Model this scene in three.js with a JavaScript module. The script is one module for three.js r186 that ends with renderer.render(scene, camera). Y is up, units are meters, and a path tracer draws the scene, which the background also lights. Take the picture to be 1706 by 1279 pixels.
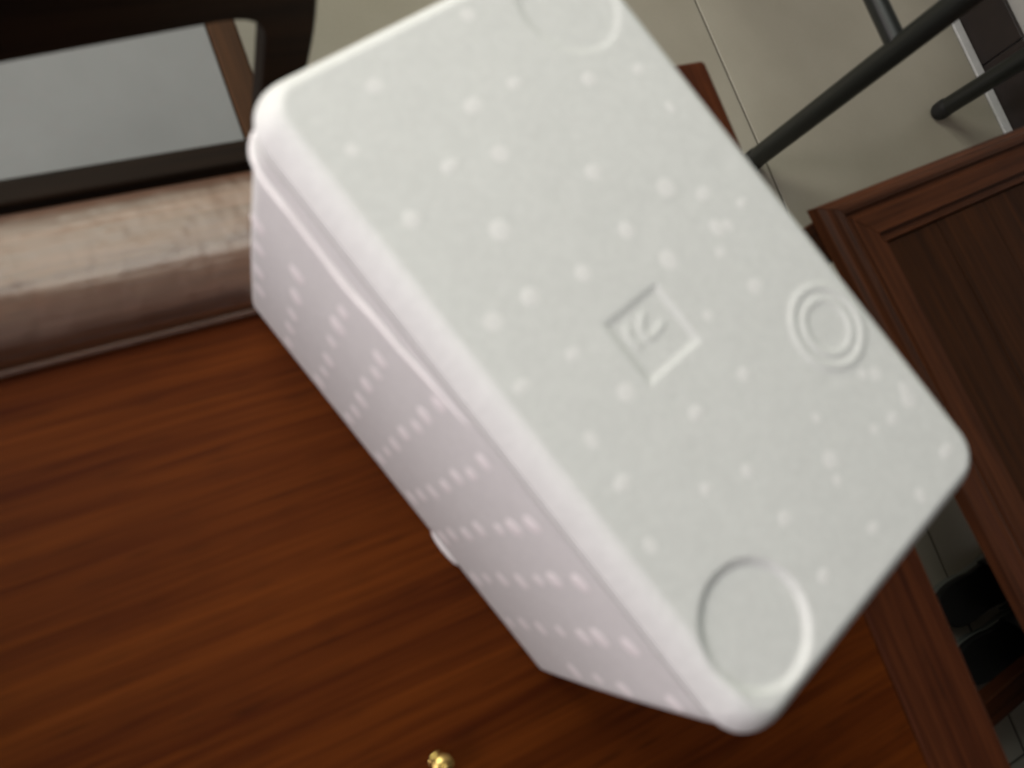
import * as THREE from 'three';
import { RoundedBoxGeometry } from 'three/addons/geometries/RoundedBoxGeometry.js';
import { mergeGeometries } from 'three/addons/utils/BufferGeometryUtils.js';
import { RectAreaLightUniformsLib } from 'three/addons/lights/RectAreaLightUniformsLib.js';

// x: from the back of the bench to its front edge, z: along the bench, y: up (metres)
const SEAT = 0.42;
const scene = new THREE.Scene();
scene.background = new THREE.Color().setRGB(0.02, 0.02, 0.021);

// camera held above the bench, tilted a little off straight down
const camera = new THREE.PerspectiveCamera(52.6, 1024 / 768, 0.05, 30);
{
  const right = new THREE.Vector3(0.87986, 0.31768, 0.35346).normalize();
  const fwd = new THREE.Vector3(0.37888, -0.91787, -0.11818).normalize();
  const up = new THREE.Vector3().crossVectors(right, fwd).normalize();
  camera.quaternion.setFromRotationMatrix(new THREE.Matrix4().makeBasis(right, up, fwd.clone().negate()));
  camera.position.set(0, 1.1498, 0.2372);
  camera.focus = 12;
  camera.userData.fStop = 4.7;
}

const renderer = new THREE.WebGLRenderer({ antialias: true });
renderer.setSize(1024, 768);
renderer.toneMapping = THREE.LinearToneMapping;
renderer.toneMappingExposure = 0.84;
renderer.shadowMap.enabled = true;
RectAreaLightUniformsLib.init();

// daylight from two windows of the room, outside the picture
const WINDOWS = [
  { at: [-0.35, 1.5, -1.75], to: [-0.2, 0.9, 0.1], w: 1.9, h: 0.95, L: 2.5, color: [1, 0.92, 0.72], label: 'lower pane of the window above the far end of the bench, warm and dimmer' },
  { at: [-0.35, 2.55, -1.78], to: [-0.2, 1.1, 0.1], w: 1.9, h: 0.95, L: 7.1, color: [0.925, 1, 0.95], label: 'upper pane of the window above the far end of the bench, bright with sky' },
  { at: [-2.2, 1.5, -0.08], to: [0.25, 0.7, 0.1], w: 1.9, h: 1.3, L: 5.9, color: [1, 0.895, 0.93], label: 'bright window behind the back side of the bench' },
];

// ------------------------------------------------------------------ helpers
let seed = 7;
const rnd = () => { seed = (seed * 1664525 + 1013904223) >>> 0; return seed / 4294967296; };
const hash = (x, y, s) => { let h = Math.imul(x, 374761393) ^ Math.imul(y, 668265263) ^ Math.imul(s, 2147483647 ^ 40503); h = Math.imul(h ^ (h >>> 13), 1274126177); return ((h ^ (h >>> 16)) >>> 0) / 4294967296; };
const mod = (a, n) => ((a % n) + n) % n;
const sm = (t) => t * t * (3 - 2 * t);
function vnoise(x, y, px, py, s) {      // value noise that repeats every px, py cells
  const x0 = Math.floor(x), y0 = Math.floor(y), fx = sm(x - x0), fy = sm(y - y0);
  const a = mod(x0, px), b = mod(x0 + 1, px), c = mod(y0, py), d = mod(y0 + 1, py);
  return (hash(a, c, s) * (1 - fx) + hash(b, c, s) * fx) * (1 - fy) + (hash(a, d, s) * (1 - fx) + hash(b, d, s) * fx) * fy;
}
function fbm(u, v, cx, cy, oct, s) { let t = 0, n = 0, a = 1; for (let o = 0; o < oct; o++) { t += a * vnoise(u * cx, v * cy, cx, cy, s + o); n += a; a *= 0.55; cx *= 2; cy *= 2; } return t / n; }
const toS = (c) => Math.round(255 * Math.min(1, Math.max(0, c <= 0.0031308 ? 12.92 * c : 1.055 * Math.pow(c, 1 / 2.4) - 0.055)));
function tex(w, h, fn, color) {
  const d = new Uint8Array(w * h * 4);
  for (let j = 0; j < h; j++) for (let i = 0; i < w; i++) {
    const c = fn(i / w, j / h), k = 4 * (j * w + i);
    for (let q = 0; q < 3; q++) d[k + q] = color ? toS(c[q]) : Math.round(255 * Math.min(1, Math.max(0, c)));
    d[k + 3] = 255;
  }
  const t = new THREE.DataTexture(d, w, h); t.wrapS = t.wrapT = THREE.RepeatWrapping; t.magFilter = THREE.LinearFilter; t.minFilter = THREE.LinearMipmapLinearFilter; t.generateMipmaps = true;
  if (color) t.colorSpace = THREE.SRGBColorSpace; t.needsUpdate = true; return t;
}
const mix = (a, b, t) => a.map((x, i) => x + (b[i] - x) * t);
const numbers = new Map();
function numbered(n) { const k = numbers.get(n) ?? 0; numbers.set(n, k + 1); return k ? n + '_' + String(k).padStart(3, '0') : n; }
function thing(name, label, category, at = [0, 0, 0], turn = 0, group) {
  const o = new THREE.Group(); o.name = numbered(name); o.position.set(...at); o.rotation.y = turn;
  o.userData = { label, category }; if (group) o.userData.group = group; scene.add(o); return o;
}
function part(parent, name, geo, mat, at) {
  const m = new THREE.Mesh(geo, mat); m.name = numbered(name); m.castShadow = m.receiveShadow = true; if (at) m.position.set(...at); parent.add(m); return m;
}
// uv in metres along the grain (0 = x, 1 = y, 2 = z)
function grain(geo, axis, off = 0) {
  const p = geo.attributes.position, n = geo.attributes.normal, uv = new Float32Array(p.count * 2), o = [0, 1, 2].filter((a) => a !== axis);
  for (let i = 0; i < p.count; i++) {
    const P = [p.getX(i), p.getY(i), p.getZ(i)], N = [n.getX(i), n.getY(i), n.getZ(i)].map(Math.abs);
    const across = N[o[0]] < N[o[1]] ? o[0] : o[1];
    uv[2 * i] = P[axis] + off * 1.37; uv[2 * i + 1] = P[across] + off;
  }
  geo.setAttribute('uv', new THREE.BufferAttribute(uv, 2)); return geo;
}
function bar(x0, x1, y0, y1, z0, z1, r, axis, off = 0) {
  const g = new RoundedBoxGeometry(x1 - x0, y1 - y0, z1 - z0, 3, Math.min(r, (x1 - x0) / 2.01, (y1 - y0) / 2.01, (z1 - z0) / 2.01));
  g.translate((x0 + x1) / 2, (y0 + y1) / 2, (z0 + z1) / 2); return axis === undefined ? g : grain(g, axis, off);
}
function sweepX(profile, x0, x1, n = 2) {     // profile [z, y] swept along x, closed at both ends
  const s = new THREE.Shape(profile.map(([z, y]) => new THREE.Vector2(-z, y)));
  const g = new THREE.ExtrudeGeometry(s, { depth: x1 - x0, bevelEnabled: false, steps: n });
  g.rotateY(Math.PI / 2); g.translate(x0, 0, 0); return g;
}

// ---------------------------------------------------------------- materials
function woodTex(dark, light, s) {
  return tex(1024, 1024, (u, v) => {
    const warp = 0.012 * (fbm(u, v, 2, 6, 3, s + 40) - 0.5) + 0.003 * (fbm(u, v, 5, 14, 2, s + 60) - 0.5), vv = v + warp;
    const broad = fbm(u, vv, 2, 14, 3, s), mid = fbm(u, vv, 3, 74, 3, s + 7), fine = vnoise(u * 14, vv * 420, 14, 420, s + 11);
    const pore = Math.max(0, vnoise(u * 22, vv * 300, 22, 300, s + 23) - 0.72) * 2.4;
    const t = 0.3 * sm(broad) + 0.42 * mid + 0.28 * fine;
    const c = mix(dark, light, Math.min(1, Math.max(0, (t - 0.26) * 2.1)));
    return c.map((x) => x * (1 - 0.55 * pore));
  }, true);
}
const metric = (t, a, b) => { t.repeat.set(1 / a, 1 / b); return t; };
function wood(dark, light, s, rough, coat = 0.5, coatRough = 0.25, spec = 0.4) {
  const map = metric(woodTex(dark, light, s), 0.9, 0.42);
  const bump = metric(tex(512, 512, (u, v) => 0.6 * fbm(u, v, 6, 60, 3, s + 5) + 0.4 * fbm(u, v, 8, 8, 3, s + 9)), 0.5, 0.3);
  return new THREE.MeshPhysicalMaterial({ map, bumpMap: bump, bumpScale: 0.00035, roughness: rough, specularIntensity: spec, clearcoat: coat, clearcoatRoughness: coatRough });
}
const M = {
  seat: wood([0.066, 0.0118, 0.0008], [0.146, 0.0335, 0.003], 3, 0.6, 0.0, 0.4, 0.22),
  rail: wood([0.05, 0.011, 0.003], [0.12, 0.032, 0.009], 71, 0.6, 0.0, 0.4),
  table: wood([0.036, 0.01, 0.003], [0.115, 0.034, 0.012], 131, 0.5, 0.0, 0.4, 0.5),
  frame: wood([0.006, 0.003, 0.0012], [0.018, 0.008, 0.003], 151, 0.6, 0, 0.4, 0.2),  // dark wood, made darker still to carry the shade of the backlit frame
  board: wood([0.018, 0.0055, 0.0013], [0.062, 0.0185, 0.0045], 161, 0.6, 0, 0.4),
  strip: wood([0.035, 0.014, 0.004], [0.07, 0.028, 0.009], 191, 0.7, 0, 0.4),
};
{
  const rollBump = metric(tex(512, 512, (u, v) => 0.8 * fbm(u, v, 26, 13, 2, 301) + 0.2 * fbm(u, v, 5, 60, 2, 311)), 0.42, 0.3);
  M.roll = wood([0.065, 0.0215, 0.0075], [0.145, 0.054, 0.021], 231, 0.5, 0); M.roll.bumpMap = rollBump; M.roll.bumpScale = 0.0022; M.roll.specularIntensity = 1; M.roll.ior = 1.75; M.roll.roughness = 0.42; M.roll.clearcoat = 0.3; M.roll.clearcoatRoughness = 0.16;
  M.bead = M.roll.clone(); M.bead.bumpScale = 0.0005; M.bead.roughness = 0.25; M.bead.clearcoat = 0;
}
// expanded polystyrene: beads a few millimetres across
const eps = (() => {
  const N = 64, cell = (u, v) => {
    const x = u * N, y = v * N, xi = Math.floor(x), yi = Math.floor(y); let a = 9, b = 9, id = 0;
    for (let j = -1; j < 2; j++) for (let i = -1; i < 2; i++) {
      const cx = mod(xi + i, N), cy = mod(yi + j, N), dx = xi + i + hash(cx, cy, 1) - x, dy = yi + j + hash(cx, cy, 2) - y, d = Math.hypot(dx, dy);
      if (d < a) { b = a; a = d; id = hash(cx, cy, 3); } else if (d < b) b = d;
    }
    return [a, b, id];
  };
  const h = metric(tex(1024, 1024, (u, v) => { const [a, b] = cell(u, v); return Math.min(1, (b - a) * 2.2) * 0.8 + 0.2 * fbm(u, v, 24, 24, 3, 17); }), 0.26, 0.26);
  const c = metric(tex(1024, 1024, (u, v) => { const [a, b, id] = cell(u, v), k = 0.955 + 0.05 * (id - 0.5) - 0.03 * Math.max(0, 1 - (b - a) * 7) + 0.05 * (fbm(u, v, 9, 9, 4, 27) - 0.5); return [k, k, k]; }, true), 0.26, 0.26);
  const m = new THREE.MeshPhysicalMaterial({ color: new THREE.Color().setRGB(0.775, 0.787, 0.772), map: c, bumpMap: h, bumpScale: 0.00009, roughness: 0.72 });
  return m;
})();
const epsMark = new THREE.MeshPhysicalMaterial({ color: new THREE.Color().setRGB(0.95, 0.93, 0.925), roughness: 0.6 });
const lidMark = new THREE.MeshPhysicalMaterial({ color: new THREE.Color().setRGB(0.842, 0.842, 0.832), roughness: 0.7 });
const blackMetal = new THREE.MeshPhysicalMaterial({ color: new THREE.Color().setRGB(0.012, 0.0135, 0.012), roughness: 0.42, metalness: 0 });
const brass = new THREE.MeshStandardMaterial({ color: new THREE.Color().setRGB(0.72, 0.52, 0.17), metalness: 1, roughness: 0.22 });
const rubber = new THREE.MeshStandardMaterial({ color: new THREE.Color().setRGB(0.013, 0.013, 0.013), roughness: 0.6 });
const soleMat = new THREE.MeshStandardMaterial({ color: new THREE.Color().setRGB(0.2, 0.21, 0.19), roughness: 0.7 });
const tileMats = [0, 1, 2].map((k) => new THREE.MeshPhysicalMaterial({
  map: tex(512, 512, (u, v) => { const n = fbm(u + 0.07 * fbm(u, v, 4, 4, 3, 51 + k), v, 3, 3, 5, 61 + k * 9), sp = hash(Math.floor(u * 512), Math.floor(v * 512), k); return mix([0.37, 0.335, 0.265], [0.5, 0.465, 0.385], sm(n)).map((x) => x * (0.97 + 0.05 * sp)); }, true),
  roughness: 0.3, clearcoat: 0.2, clearcoatRoughness: 0.3,
}));
const grout = new THREE.MeshStandardMaterial({ color: new THREE.Color().setRGB(0.1, 0.09, 0.075), roughness: 0.9 });
const plaster = new THREE.MeshStandardMaterial({ map: metric(tex(256, 256, (u, v) => { const n = 0.52 + 0.1 * (fbm(u, v, 6, 6, 4, 81) - 0.5); return [n, n * 0.99, n * 0.94]; }, true), 0.5, 0.5), roughness: 0.9 });
const ceilingPaint = new THREE.MeshStandardMaterial({ color: new THREE.Color().setRGB(0.82, 0.81, 0.78), roughness: 0.9 });
const skirtMat = new THREE.MeshPhysicalMaterial({ map: metric(tex(256, 256, (u, v) => mix([0.008, 0.0045, 0.0035], [0.024, 0.013, 0.01], fbm(u, v, 8, 8, 4, 91)), true), 0.3, 0.3), roughness: 0.4 });
const paleStrip = new THREE.MeshStandardMaterial({ map: metric(tex(256, 256, (u, v) => { const n = 0.72 + 0.2 * (fbm(u, v, 12, 12, 4, 95) - 0.5); return [n, n, n]; }, true), 0.2, 0.2), roughness: 0.5 });
const whiteBoard = new THREE.MeshPhysicalMaterial({ map: metric(tex(512, 512, (u, v) => { const n = 0.215 + 0.06 * (fbm(u, v, 5, 5, 5, 99) - 0.5); return [n * 0.98, n * 1.01, n * 1.01]; }, true), 0.6, 0.6), roughness: 0.6, specularIntensity: 0.5 });

// ---------------------------------------------------------------- setting
{
  const floor = new THREE.Group(); floor.name = 'floor'; floor.userData = { kind: 'structure' }; scene.add(floor);
  part(floor, 'grout_bed', bar(-1.3, 2.2, -0.06, -0.0025, -1.5, 1.9, 0.001), grout);
  const T = 0.86, gap = 0.005;
  for (let i = -2; i <= 0; i++) for (let j = -1; j <= 2; j++) {
    const x0 = 1.157 + (i) * T, z0 = -0.70 + j * T, x1 = Math.min(x0 + T, 1.851) - gap;
    const g = bar(x0, x1, -0.012, 0, z0, z0 + T - gap, 0.0015);
    const p = g.attributes.position, uv = g.attributes.uv, a = rnd(), b = rnd();
    for (let k = 0; k < p.count; k++) uv.setXY(k, (p.getX(k) - x0) / T * 0.9 + a, (p.getZ(k) - z0) / T * 0.9 + b);
    part(floor, 'tile', g, tileMats[Math.floor(rnd() * 3)]);
  }
  part(floor, 'border_strip', bar(1.8505, 1.8775, -0.012, 0.003, -1.5, 1.9, 0.0015, 2), paleStrip);
  // white ceiling overhead, mirrored in the lacquer of the rolled end
  const ceiling = new THREE.Group(); ceiling.name = 'ceiling'; ceiling.userData = { kind: 'structure' }; scene.add(ceiling);
  part(ceiling, 'ceiling_board', bar(-2.5, 2.0, 3.15, 3.25, -1.9, 1.9, 0.004, 0), ceilingPaint);
  const wall = new THREE.Group(); wall.name = 'wall_right'; wall.userData = { kind: 'structure' }; scene.add(wall);
  part(wall, 'plaster', bar(1.892, 2.05, -0.02, 1.0, -1.5, 1.9, 0.002, 2), plaster);
  for (let j = 0; j < 6; j++) part(wall, 'skirting_tile', bar(1.879, 1.8915, 0.0, 0.105, -1.48 + j * 0.6, -1.48 + j * 0.6 + 0.597, 0.002, 2, j * 0.31), skirtMat);
  part(wall, 'timber_casing', bar(1.862, 1.8905, 0.107, 1.0, -0.235, -0.10, 0.003, 1, 0.4), M.table);
}

// ------------------------------------------------------------------- bench
{
  const b = thing('wooden_bench', 'dark reddish wooden bench with rolled end and slotted end frame, under the white box', 'bench');
  const Y = SEAT;
  part(b, 'seat_panel', bar(-0.55, 0.598, Y - 0.03, Y, 0.0045, 1.5, 0.0015, 0, 0.11), M.seat);
  part(b, 'front_rail', bar(0.6, 0.708, Y - 0.05, Y + 0.0005, -0.176, 1.5, 0.007, 2, 0.53), M.rail);
  part(b, 'apron', bar(0.655, 0.685, Y - 0.13, Y - 0.051, -0.14, 1.45, 0.004, 2, 0.21), M.rail);
  part(b, 'back_rail', bar(-0.60, -0.552, Y - 0.05, Y + 0.0005, -0.176, 1.5, 0.006, 2, 0.83), M.rail);
  // the rolled end: low and rounded like a wooden pillow, along the end of the seat
  const prof = [];
  prof.push([0, Y - 0.03]);
  const tilts = [[0, 62], [0.006, 42], [0.013, 26], [0.021, 14], [0.029, 7], [0.039, 0], [0.048, -5], [0.054, -9], [0.068, -12], [0.09, -15], [0.11, -18], [0.126, -24], [0.136, -38], [0.142, -70]];
  for (let k = 0, y = Y + 0.006, q = 0; k <= 142; k++) {
    const d = k * 0.001; while (q < tilts.length - 2 && d > tilts[q + 1][0]) q++;
    const [d0, t0] = tilts[q], [d1, t1] = tilts[q + 1];
    prof.push([-d, y]); y += 0.001 * Math.tan((t0 + (t1 - t0) * (d - d0) / (d1 - d0)) * Math.PI / 180);
  }
  prof.push([-0.142, Y - 0.03]);
  const rg = sweepX(prof, -0.55, 0.598, 1); rg.computeVertexNormals();
  { // smooth the rolled face
    const p = rg.attributes.position, n = rg.attributes.normal, acc = new Map(), key = (i) => p.getY(i).toFixed(5) + ',' + p.getZ(i).toFixed(5);
    for (let i = 0; i < p.count; i++) { if (Math.abs(n.getX(i)) > 0.5) continue; const a = acc.get(key(i)) ?? [0, 0, 0]; a[0] += n.getX(i); a[1] += n.getY(i); a[2] += n.getZ(i); acc.set(key(i), a); }
    for (let i = 0; i < p.count; i++) { if (Math.abs(n.getX(i)) > 0.5 || p.getY(i) < Y - 0.02) continue; const a = acc.get(key(i)), l = Math.hypot(...a); n.setXYZ(i, a[0] / l, a[1] / l, a[2] / l); }
  }
  part(b, 'rolled_end', grain(rg, 0, 0.37), M.roll);
  const bead = new THREE.CapsuleGeometry(0.0042, 1.13, 6, 14); bead.rotateZ(Math.PI / 2); bead.translate(0.024, Y + 0.0035, 0.0035);
  part(b, 'seam_bead', grain(bead, 0, 0.9), M.bead);
  // unseen bench back, added to shade the seat from the side window
  part(b, 'added_back_top_rail', bar(-0.60, -0.565, Y + 0.26, Y + 0.33, 0.0, 1.5, 0.006, 2, 0.4), M.rail);
  for (let k = 0; k < 11; k++) part(b, 'added_back_slat', bar(-0.592, -0.574, Y + 0.001, Y + 0.2595, 0.005 + k * 0.136, 0.005 + k * 0.136 + 0.128, 0.003, 1, k * 0.31), M.rail);
  // the slotted frame that stands at the end, its backlit shade put into the wood colour
  const fz0 = -0.182, fz1 = -0.155, x1 = 0.172, s = new THREE.Shape(), y0 = Y - 0.10, y1 = Y + 0.262;
  s.moveTo(-0.60, y0); s.lineTo(x1 - 0.008, y0); s.lineTo(x1 - 0.006, Y + 0.05);
  s.bezierCurveTo(x1 - 0.004, Y + 0.09, x1 + 0.006, Y + 0.15, x1 + 0.002, Y + 0.21); s.bezierCurveTo(x1 + 0.0, Y + 0.245, x1 - 0.02, y1, x1 - 0.06, y1); s.lineTo(-0.60, y1); s.closePath();
  const h = new THREE.Path(), hx0 = -0.55, hx1 = 0.143, hy0 = Y - 0.022, hy1 = Y + 0.202, hyl = Y + 0.125, r = 0.036;
  h.moveTo(hx0 + r, hy0); h.lineTo(hx1 - 0.004, hy0); h.lineTo(hx1, hy1 - r); h.quadraticCurveTo(hx1, hy1, hx1 - r, hy1 - 0.002); h.lineTo(hx0 + r, hyl); h.quadraticCurveTo(hx0, hyl, hx0, hyl - r); h.lineTo(hx0, hy0 + r); h.quadraticCurveTo(hx0, hy0, hx0 + r, hy0);
  s.holes.push(h);
  const fg = new THREE.ExtrudeGeometry(s, { depth: fz1 - fz0 - 0.008, bevelEnabled: true, bevelSize: 0.004, bevelThickness: 0.004, bevelSegments: 3, curveSegments: 10 });
  fg.translate(0, 0, fz0 + 0.004);
  part(b, 'end_frame', grain(fg, 0, 0.6), M.frame).userData.label = 'slotted end frame with rounded corner, dark wood with backlit shade put into its colour';
  for (const [x, z] of [[0.66, -0.14], [-0.57, -0.14], [0.66, 1.44], [-0.57, 1.44]]) part(b, 'leg', bar(x - 0.028, x + 0.022, 0, Y - 0.051, z - 0.03, z + 0.03, 0.004, 1, x + z), M.rail);
}

// --------------------------------------------------------------- foam box
{
  const yaw = -1.2422, L = 0.4655, W = 0.272, H = 0.3375, lidY = 0.306;
  const box = thing('foam_box', 'white polystyrene foam box with a dimpled lid lying on the wooden bench', 'foam box', [0.2738, SEAT, 0.1634], yaw);
  // distance inside a rounded rectangle, and its outline
  const inside = (x, z, a, c, r) => { const qx = Math.abs(x) - (a - r), qz = Math.abs(z) - (c - r); return -(Math.min(Math.max(qx, qz), 0) + Math.hypot(Math.max(qx, 0), Math.max(qz, 0)) - r); };
  function ring(a, c, r, n = 14) { const o = []; for (const [sx, sz, a0] of [[1, 1, 0], [-1, 1, 1], [-1, -1, 2], [1, -1, 3]]) for (let k = 0; k <= n; k++) { const t = (a0 + k / n) * Math.PI / 2; o.push([sx * (a - r) + r * Math.cos(t), sz * (c - r) + r * Math.sin(t)]); } return o; }
  function loft(levels, capBottom, capTop) {       // levels: [y, half length, half width, corner radius]
    const pos = [], uv = [], idx = [], rings = levels.map(([y, a, c, r]) => ring(a, c, r).map(([x, z]) => [x, y, z])), n = rings[0].length;
    let vacc = 0;
    rings.forEach((q, i) => { let s = 0; if (i) vacc += Math.hypot(levels[i][0] - levels[i - 1][0], levels[i][1] - levels[i - 1][1]); for (let k = 0; k <= n; k++) { const p = q[k % n]; if (k) s += Math.hypot(p[0] - q[k - 1][0], p[2] - q[k - 1][2]); pos.push(...p); uv.push(s, vacc); } });
    for (let i = 0; i + 1 < rings.length; i++) for (let k = 0; k < n; k++) { const a = i * (n + 1) + k, b = a + n + 1; idx.push(a, b, a + 1, a + 1, b, b + 1); }
    for (const [on, q, up] of [[capBottom, 0, 0], [capTop, rings.length - 1, 1]]) if (on) { const base = pos.length / 3; pos.push(0, levels[q][0], 0); uv.push(0, 0); for (const p of rings[q]) { pos.push(...p); uv.push(p[0], p[2]); } for (let k = 0; k < n; k++) { const A = base + 1 + k, B = base + 1 + (k + 1) % n; up ? idx.push(base, B, A) : idx.push(base, A, B); } }
    const g = new THREE.BufferGeometry(); g.setAttribute('position', new THREE.Float32BufferAttribute(pos, 3)); g.setAttribute('uv', new THREE.Float32BufferAttribute(uv, 2)); g.setIndex(idx); g.computeVertexNormals();
    { const nn = g.attributes.normal; rings.forEach((_, i) => { const a = i * (n + 1), b = a + n, v = new THREE.Vector3(nn.getX(a) + nn.getX(b), nn.getY(a) + nn.getY(b), nn.getZ(a) + nn.getZ(b)).normalize(); nn.setXYZ(a, v.x, v.y, v.z); nn.setXYZ(b, v.x, v.y, v.z); }); }
    return g;
  }
  // the lower box, tapering a little to its foot
  const a0 = 0.2262, c0 = 0.1275, a1 = 0.231, c1 = 0.1342, R = 0.013;
  const lev = []; for (let k = 0; k <= 5; k++) { const t = k / 5 * Math.PI / 2; lev.push([0.008 * (1 - Math.cos(t)), a0 - 0.008 * (1 - Math.sin(t)), c0 - 0.008 * (1 - Math.sin(t)), R]); }
  for (let k = 1; k <= 8; k++) { const t = k / 8; lev.push([0.008 + t * 0.286, a0 + (a1 - a0) * t, c0 + (c1 - c0) * t, R + 0.016 * t * t]); }
  lev.push([0.305, a1 - 0.0005, c1 - 0.0005, R + 0.017]);
  const body = part(box, 'body', loft(lev, true, true), eps, [-0.0008, 0, 0]);
  // the uneven moulded lip below the lid, which dips at one corner and dies out along the side
  const lipPath = [[-0.2302, 0.298, 0.098], [-0.2300, 0.2955, 0.107], [-0.2285, 0.2915, 0.1165], [-0.2245, 0.287, 0.1255], [-0.2165, 0.2835, 0.1315], [-0.2, 0.2815, 0.1345], [-0.178, 0.2825, 0.1351], [-0.15, 0.2807, 0.1348], [-0.118, 0.2812, 0.1354], [-0.095, 0.285, 0.135], [-0.07, 0.2885, 0.1354], [-0.045, 0.292, 0.1343], [-0.02, 0.2945, 0.1333], [0.01, 0.2965, 0.131]].map((q) => new THREE.Vector3(...q));
  const lip = part(body, 'moulded_lip', new THREE.TubeGeometry(new THREE.CatmullRomCurve3(lipPath), 160, 0.0019, 10, false), epsMark);
  { const p = lip.geometry.attributes.position, n = lip.geometry.attributes.normal; for (let i = 0; i < p.count; i++) { const w = 0.0009 * (vnoise(p.getX(i) * 120 + 50, 0.5, 64, 64, 401) - 0.5); p.setXYZ(i, p.getX(i) + n.getX(i) * w, p.getY(i) + n.getY(i) * w, p.getZ(i) + n.getZ(i) * w); } }
  // moulding marks of the long side: a regular grid, weaker and absent here and there
  const disc = (r, h) => { const p = []; for (let k = 0; k <= 5; k++) { const t = k / 5 * Math.PI / 2; p.push(new THREE.Vector2(r * Math.sin(t) + 0.00001, h * Math.cos(t))); } return new THREE.LatheGeometry(p, 14); };
  const sideMarks = [disc(0.0064, 0.0009), disc(0.0056, 0.0008), disc(0.007, 0.001)];
  const cols = [-0.208, -0.164, -0.119, -0.077, -0.031, 0.016, 0.061, 0.108, 0.157, 0.204], rows = [0.033, 0.073, 0.115, 0.161, 0.204, 0.237, 0.276];
  const tilt = Math.atan2(c1 - c0, 0.286);
  for (let i = 0; i < cols.length; i++) for (let j = 0; j < rows.length; j++) {
    if ((j === 6 && i < 4) || (i === 0 && (j === 0 || j === 5)) || (i === 1 && j === 5) || (i === 9 && (j < 2 || j === 5))) continue;
    const y = rows[j] + (rnd() - 0.5) * 0.004, x = cols[i] + (rnd() - 0.5) * 0.004;
    const m = part(body, 'mould_mark', sideMarks[Math.floor(rnd() * 3)], epsMark, [x, y, c0 + (c1 - c0) * (y - 0.008) / 0.286 - 0.0001]);
    m.rotation.x = Math.PI / 2 - tilt;
    m.scale.set(1 + 0.3 * rnd(), 1, 1.2 + 0.4 * rnd());
  }
  // a torn burr at the foot of the long side
  const burr = new THREE.SphereGeometry(1, 12, 8); burr.scale(0.021, 0.004, 0.0042); part(body, 'torn_burr', burr, epsMark, [0.072, 0.0036, 0.1265]);

  // the lid: one moulded sheet with two round sinkings, a ring mark and a square maker's mark
  const LA = L / 2, LC = W / 2, LR = 0.032, ER = 0.0163, st = 0.0011;
  const sm2 = (d, w) => sm(Math.min(1, Math.max(0, d / w + 0.5)));
  const glyph = (x, z) => {       // worn raised character inside the square
    const seg = (ax, az, bx, bz, w) => { const dx = bx - ax, dz = bz - az, t = Math.min(1, Math.max(0, ((x - ax) * dx + (z - az) * dz) / (dx * dx + dz * dz))); return w - Math.hypot(x - ax - t * dx, z - az - t * dz); };
    return Math.max(seg(-0.0105, 0.0125, -0.0055, 0.0145, 0.0024), seg(-0.0055, 0.0145, 0.0005, 0.0125, 0.002), seg(-0.0115, -0.0025, -0.0065, 0.0045, 0.002), seg(-0.0065, 0.0045, 0.0005, 0.0045, 0.002), seg(0.0005, 0.0045, 0.0015, -0.0015, 0.002), seg(0.0015, -0.0015, -0.0005, -0.0095, 0.002));
  };
  const dents = Array.from({ length: 46 }, () => [(rnd() - 0.5) * L, (rnd() - 0.5) * W, 0.003 + 0.006 * rnd(), 0.00006 + 0.00018 * rnd()]);
  const drop = (t) => ER * 1.16 * t * t;
  const height = (x, z) => {
    const d = inside(x, z, LA, LC, LR); let y = H;
    if (d < ER) { const t = 1 - Math.max(0, d) / ER; y -= drop(t); }
    for (const [cx, cz] of [[0.179, 0.087], [-0.185, -0.085]]) { const q = Math.hypot(x - cx, z - cz); y -= (cx < 0 ? 0.0009 : 0.0026) * sm2(0.0355 - q, 0.0075); }
    { const q = Math.hypot(x - 0.085, z + 0.089); y += 0.0009 * Math.exp(-Math.pow((q - 0.0275) / 0.003, 2)) + 0.0008 * Math.exp(-Math.pow((q - 0.0185) / 0.0027, 2)); }
    { const X = x - 0.0145, Z = z - 0.0205, q = Math.min(0.021 - Math.abs(X), 0.0225 - Math.abs(Z)); if (q > -0.004) y += -0.0012 * sm2(q, 0.006) + 0.0006 * sm2(glyph(X, Z), 0.0035); }
    for (const [dx, dz, dr, dh] of dents) { const q = ((x - dx) ** 2 + (z - dz) ** 2) / (dr * dr); if (q < 6) y -= dh * Math.exp(-q); }
    return y + 0.0006 * (fbm(x + 0.5, z + 0.5, 7, 7, 2, 211) - 0.5);
  };
  const nx = Math.round(L / st), nz = Math.round(W / st), pos = [], uv = [], nor = [], idx = [];
  for (let j = 0; j <= nz; j++) for (let i = 0; i <= nx; i++) {
    let x = -LA + L * i / nx, z = -LC + W * j / nz;
    const cx = Math.sign(x) * (LA - LR), cz = Math.sign(z) * (LC - LR);
    if (Math.abs(x) > LA - LR && Math.abs(z) > LC - LR) { const q = Math.hypot(x - cx, z - cz); if (q > LR) { x = cx + (x - cx) * LR / q; z = cz + (z - cz) * LR / q; } }
    pos.push(x, height(x, z), z); uv.push(x, z);
    const e = 0.0006, d = inside(x, z, LA, LC, LR);
    if (d < 0.0011) { const gx = inside(x - e, z, LA, LC, LR) - inside(x + e, z, LA, LC, LR), gz = inside(x, z - e, LA, LC, LR) - inside(x, z + e, LA, LC, LR), l = Math.hypot(gx, gz) || 1; nor.push(gx / l * 0.97, 0.25, gz / l * 0.97); }
    else { const gx = (height(x - e, z) - height(x + e, z)) / (2 * e), gz = (height(x, z - e) - height(x, z + e)) / (2 * e), l = Math.hypot(gx, 1, gz); nor.push(gx / l, 1 / l, gz / l); }
  }
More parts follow.
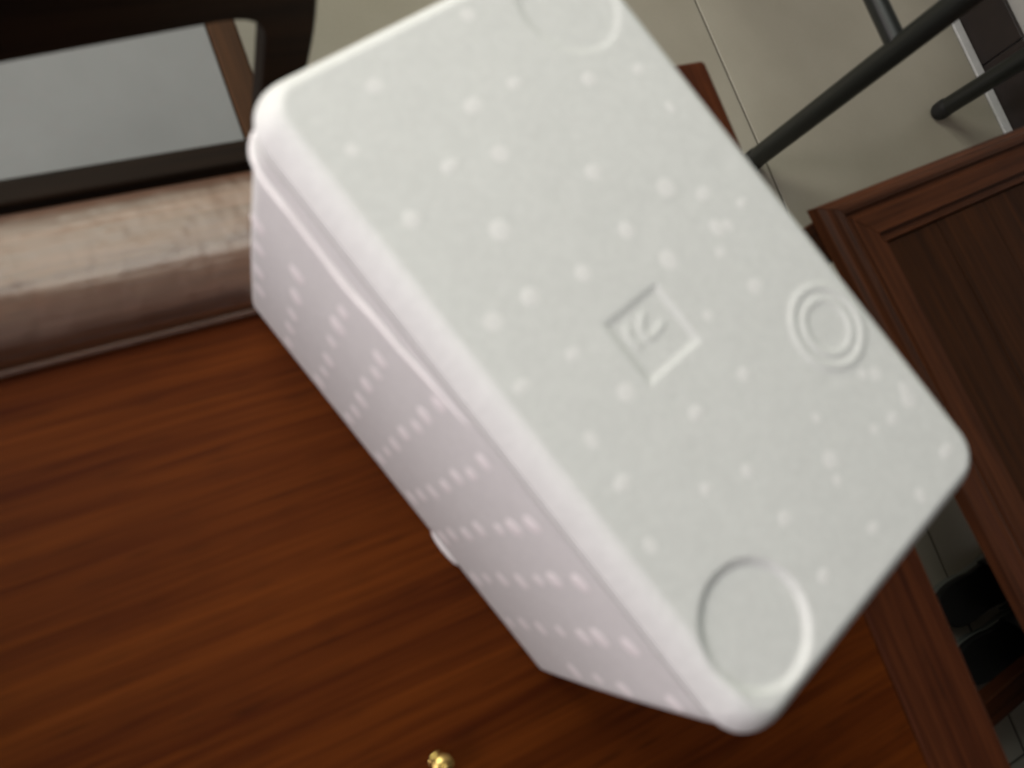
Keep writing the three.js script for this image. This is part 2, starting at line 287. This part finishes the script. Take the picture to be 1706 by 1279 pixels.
  for (let j = 0; j < nz; j++) for (let i = 0; i < nx; i++) { const a = j * (nx + 1) + i, b = a + nx + 1; idx.push(a, b, a + 1, a + 1, b, b + 1); }
  const top = new THREE.BufferGeometry(); top.setAttribute('position', new THREE.Float32BufferAttribute(pos, 3)); top.setAttribute('normal', new THREE.Float32BufferAttribute(nor, 3)); top.setAttribute('uv', new THREE.Float32BufferAttribute(uv, 2)); top.setIndex(idx);
  const yE = H - drop(1);
  const skirt = loft([[lidY, LA - 0.0035, LC - 0.0035, LR - 0.003], [lidY + 0.004, LA - 0.003, LC - 0.003, LR - 0.003], [yE - 0.0035, LA - 0.0012, LC - 0.0012, LR - 0.001], [yE - 0.0012, LA - 0.0001, LC - 0.0001, LR], [yE, LA, LC, LR]], true, false);
  const lid = part(box, 'lid', mergeGeometries([top, skirt]), eps);
  // moulding marks of the lid
  const lidMarks = [disc(0.005, 0.00022), disc(0.0043, 0.0002), disc(0.0058, 0.00025)];
  const lx = [-0.202, -0.165, -0.128, -0.087, -0.046, -0.008, 0.031, 0.072, 0.108, 0.152, 0.198], lz = [-0.099, -0.06, -0.018, 0.027, 0.065, 0.103];
  const spots = [];
  for (const x0 of lx) for (const z0 of lz) if (rnd() > (x0 < -0.06 ? 0.38 : 0.04)) spots.push([x0 + (rnd() - 0.5) * 0.016, z0 + (rnd() - 0.5) * 0.015]);
  for (let k = 0; k < 15; k++) spots.push([-0.05 + 0.26 * rnd(), -0.11 + 0.19 * rnd() * rnd()]);
  for (const [x, z] of spots) {
    if (Math.hypot(x - 0.179, z - 0.087) < 0.044 || Math.hypot(x + 0.185, z + 0.085) < 0.044 || Math.hypot(x - 0.085, z + 0.089) < 0.038 || (Math.abs(x - 0.0145) < 0.029 && Math.abs(z - 0.0205) < 0.031)) continue;
    const m = part(lid, 'mould_mark', lidMarks[Math.floor(rnd() * 3)], lidMark, [x, height(x, z) - 0.00002, z]);
    m.scale.set(0.75 + 0.5 * rnd(), 0.6 + 0.6 * rnd(), 0.8 + 0.5 * rnd());
  }
  const nib = new THREE.SphereGeometry(1, 10, 7); nib.scale(0.0035, 0.002, 0.003); part(lid, 'torn_nib', nib, epsMark, [LA + 0.001, lidY + 0.004, -0.05]);
}

// ------------------------------------------------------------- brass knob
{
  const k = thing('brass_knob', 'small shiny brass knob on the bench seat at the bottom edge', 'knob', [0.107, SEAT, 0.442]);
  const p = [[0, 0], [0.009, 0], [0.0095, 0.0015], [0.0085, 0.004], [0.006, 0.006], [0.0065, 0.009], [0.0098, 0.013], [0.0105, 0.017], [0.0088, 0.021], [0.0045, 0.0238], [0, 0.0245]].map(([x, y]) => new THREE.Vector2(x, y));
  part(k, 'turned_body', new THREE.LatheGeometry(new THREE.SplineCurve(p).getPoints(60).map((v) => new THREE.Vector2(Math.max(0, v.x), v.y)), 40), brass);
  const s = new THREE.SphereGeometry(0.0042, 20, 14); part(k, 'finial', s, brass, [0, 0.0268, 0]);
}

// -------------------------------------------- low white table behind the bench
{
  const t = thing('low_table', 'low grey white table with brown wooden edge, seen through the bench slot', 'table', [0, 0, 0]);
  const Y = 0.30;
  part(t, 'white_top', bar(-0.9, 0.149, Y - 0.022, Y, -1.15, -0.19, 0.002, 0), whiteBoard);
  part(t, 'wooden_edge', bar(0.15, 0.184, Y - 0.04, Y + 0.0015, -1.15, -0.19, 0.004, 2, 0.3), M.strip);
  for (const [x, z] of [[0.14, -0.28], [0.14, -1.1], [-0.86, -0.28], [-0.86, -1.1]]) part(t, 'leg', bar(x - 0.02, x + 0.02, 0, Y - 0.0415, z - 0.02, z + 0.02, 0.003, 1, x - z), M.strip);
}

// --------------------------------------------------------------- wooden coffee table
{
  const Y = 0.38, t = thing('coffee_table', 'dark brown wooden coffee table with grooved stepped rim, right of the white box', 'table', [0.834, 0, 0.032], 0.08);
  const Lx = 0.72, Lz = 1.3;
  // rim rails: sloped outer face, bead, flat, groove
  const railShape = () => { const s = new THREE.Shape(); [[0.008, -0.036], [0, -0.03], [0.004, -0.016], [0.012, -0.010], [0.016, -0.002], [0.022, 0.0015], [0.028, -0.001], [0.031, -0.006], [0.036, -0.006], [0.038, -0.002], [0.07, -0.002], [0.074, -0.009], [0.084, -0.009], [0.084, -0.036]].forEach(([a, b], i) => (i ? s.lineTo(a, b) : s.moveTo(a, b))); s.closePath(); return s; };
  const rail = (len) => {           // along z, mitred at both ends
    const g = new THREE.ExtrudeGeometry(railShape(), { depth: len, bevelEnabled: false, steps: 1 }), p = g.attributes.position;
    for (let i = 0; i < p.count; i++) { const z = p.getZ(i), a = p.getX(i); p.setZ(i, z < len / 2 ? a + 0.0006 : len - a - 0.0006); }
    g.computeVertexNormals(); return g;
  };
  const sides = [[Lz, 0, 0, 0, 0.1], [Lx, 0, Lz, Math.PI / 2, 0.3], [Lz, Lx, Lz, Math.PI, 0.5], [Lx, Lx, 0, -Math.PI / 2, 0.7]];
  for (const [len, x, z, a, off] of sides) { const m = part(t, 'rim_rail', grain(rail(len), 2, off), M.table, [x, Y, z]); m.rotation.y = a; }
  const n = 5, pw = (Lx - 0.172) / n;
  for (let k = 0; k < n; k++) part(t, 'top_board', bar(0.086 + k * pw + 0.0008, 0.086 + (k + 1) * pw - 0.0008, Y - 0.03, Y - 0.013 + 0.0004 * (k % 2), 0.086, Lz - 0.086, 0.0015, 2, k * 0.37), M.board);
  for (const [x0, x1, z0, z1, ax] of [[0.11, 0.13, 0.131, Lz - 0.131, 2], [Lx - 0.13, Lx - 0.11, 0.131, Lz - 0.131, 2], [0.11, Lx - 0.11, 0.11, 0.13, 0], [0.11, Lx - 0.11, Lz - 0.13, Lz - 0.11, 0]]) part(t, 'apron', bar(x0, x1, Y - 0.115, Y - 0.0425, z0, z1, 0.003, ax, x0 + z0), M.table);
  for (const [x, z] of [[0.045, 0.045], [Lx - 0.045, 0.045], [0.045, Lz - 0.045], [Lx - 0.045, Lz - 0.045]]) part(t, 'leg', bar(x - 0.03, x + 0.03, 0, Y - 0.0425, z - 0.03, z + 0.03, 0.005, 1, x + z), M.table);
  part(t, 'under_panel', bar(0.03, Lx - 0.03, Y - 0.042, Y - 0.0362, 0.03, Lz - 0.03, 0.001, 2, 0.2), M.board);
  part(t, 'stretcher', bar(0.05, Lx - 0.05, 0.06, 0.095, 0.83, 0.872, 0.004, 0, 0.15), M.table);
}

// ------------------------------------------------------------- black metal rack
{
  const r = thing('metal_rack', 'black round tube metal rack standing on the tiled floor by the wall', 'rack');
  const tube = (pts, rad) => new THREE.TubeGeometry(new THREE.CatmullRomCurve3(pts.map((p) => new THREE.Vector3(...p)), false, 'catmullrom', 0.02), Math.max(4, pts.length * 6), rad, 16, false);
  const legs = [[1.107, -0.178, 1.122, -0.158], [1.663, -0.193, 1.69, -0.168], [1.107, -0.80, 1.12, -0.78], [1.663, -0.80, 1.69, -0.78]];
  for (const [x, z, tx, tz] of legs) {
    const m = part(r, 'leg', tube([[x, 0.012, z], [(x + tx) / 2, 0.41, (z + tz) / 2], [tx, 0.82, tz]], 0.0192), blackMetal);
    const c = new THREE.CapsuleGeometry(0.0205, 0.012, 6, 18); part(m, 'foot_cap', c, rubber, [x, 0.0215, z]);
  }
  part(r, 'side_bar', tube([[1.1135, 0.372, -0.180], [1.1135, 0.372, -0.79]], 0.0158), blackMetal);
  part(r, 'side_bar', tube([[1.675, 0.372, -0.192], [1.675, 0.372, -0.79]], 0.0158), blackMetal);
  for (const [a, b] of [[0, 1], [1, 3], [3, 2], [2, 0]]) part(r, 'top_bar', tube([[legs[a][2], 0.82, legs[a][3]], [legs[b][2], 0.82, legs[b][3]]], 0.0192), blackMetal);
}

// --------------------------------------------------------------- slippers
{
  const foot = (g) => { const s = new THREE.Shape(); s.moveTo(-0.13, 0); s.bezierCurveTo(-0.135, 0.04, -0.08, 0.04, -0.03, 0.034); s.bezierCurveTo(0.02, 0.035, 0.06, 0.05, 0.1, 0.042); s.bezierCurveTo(0.14, 0.03, 0.14, -0.03, 0.1, -0.042); s.bezierCurveTo(0.06, -0.05, 0.0, -0.03, -0.04, -0.034); s.bezierCurveTo(-0.1, -0.04, -0.135, -0.03, -0.13, 0); const e = new THREE.ExtrudeGeometry(s, { depth: g, bevelEnabled: true, bevelSize: 0.003, bevelThickness: 0.003, bevelSegments: 2, curveSegments: 12 }); e.rotateX(-Math.PI / 2); return e; };
  const make = (label, at, turn) => {
    const o = thing('slipper', label, 'slipper', at, turn);
    part(o, 'sole', foot(0.01).translate(0, 0.003, 0), soleMat);
    part(o, 'footbed', foot(0.008).translate(0, 0.0195, 0), rubber);
    const pos = []; const idx = [], N = 16, K = 8;
    for (let layer = 0; layer < 2; layer++) for (let i = 0; i <= K; i++) for (let j = 0; j <= N; j++) { const x = -0.005 + 0.1 * i / K, t = Math.PI * j / N, rr = 0.047 - 0.004 * (i / K) - layer * 0.004; pos.push(x, 0.028 + (0.05 - 0.022 * i / K - layer * 0.004) * Math.sin(t), rr * Math.cos(t)); }
    const S = (K + 1) * (N + 1);
    for (let i = 0; i < K; i++) for (let j = 0; j < N; j++) { const a = i * (N + 1) + j, b = a + N + 1; idx.push(a, a + 1, b, b, a + 1, b + 1, S + a, S + b, S + a + 1, S + b, S + b + 1, S + a + 1); }
    for (let j = 0; j < N; j++) for (const a of [j, K * (N + 1) + j]) idx.push(a, S + a, a + 1, a + 1, S + a, S + a + 1);
    const g = new THREE.BufferGeometry(); g.setAttribute('position', new THREE.Float32BufferAttribute(pos, 3)); g.setIndex(idx); g.computeVertexNormals();
    part(o, 'strap', g, rubber);
  };
  make('black slipper with pale sole under the coffee table, the one nearer the box', [1.21, 0, 0.722], 0.02);
  make('black slipper with pale sole under the coffee table, the one farther from the box', [1.2, 0, 0.828], -0.03);
}

// ---------------------------------------------------------------- windows
for (const w of WINDOWS) {
  const o = thing('window', w.label, 'window', w.at);
  o.lookAt(...w.to);
  const glow = new THREE.MeshStandardMaterial({ color: 0x000000, emissive: new THREE.Color().setRGB(...w.color), emissiveIntensity: Math.min(2, w.L) });
  const pane = part(o, 'glowing_pane', new THREE.BoxGeometry(w.w, w.h, 0.01), glow, [0, 0, -0.02]); pane.castShadow = false;
  const f = new THREE.MeshStandardMaterial({ color: new THREE.Color().setRGB(0.7, 0.7, 0.68), roughness: 0.5 });
  for (const s of [-1, 1]) { part(o, 'jamb', bar(-0.03, 0.03, -w.h / 2 - 0.06, w.h / 2 + 0.06, -0.05, 0.012, 0.004), f, [s * (w.w / 2 + 0.032), 0, 0]); part(o, 'head_and_sill', bar(-w.w / 2, w.w / 2, -0.03, 0.03, -0.05, 0.012, 0.004), f, [0, s * (w.h / 2 + 0.032), 0]); }
  const light = new THREE.RectAreaLight(new THREE.Color().setRGB(...w.color), w.L, w.w, w.h);
  light.position.set(...w.at); scene.add(light); light.lookAt(...w.to); light.updateMatrixWorld();
}

renderer.render(scene, camera);
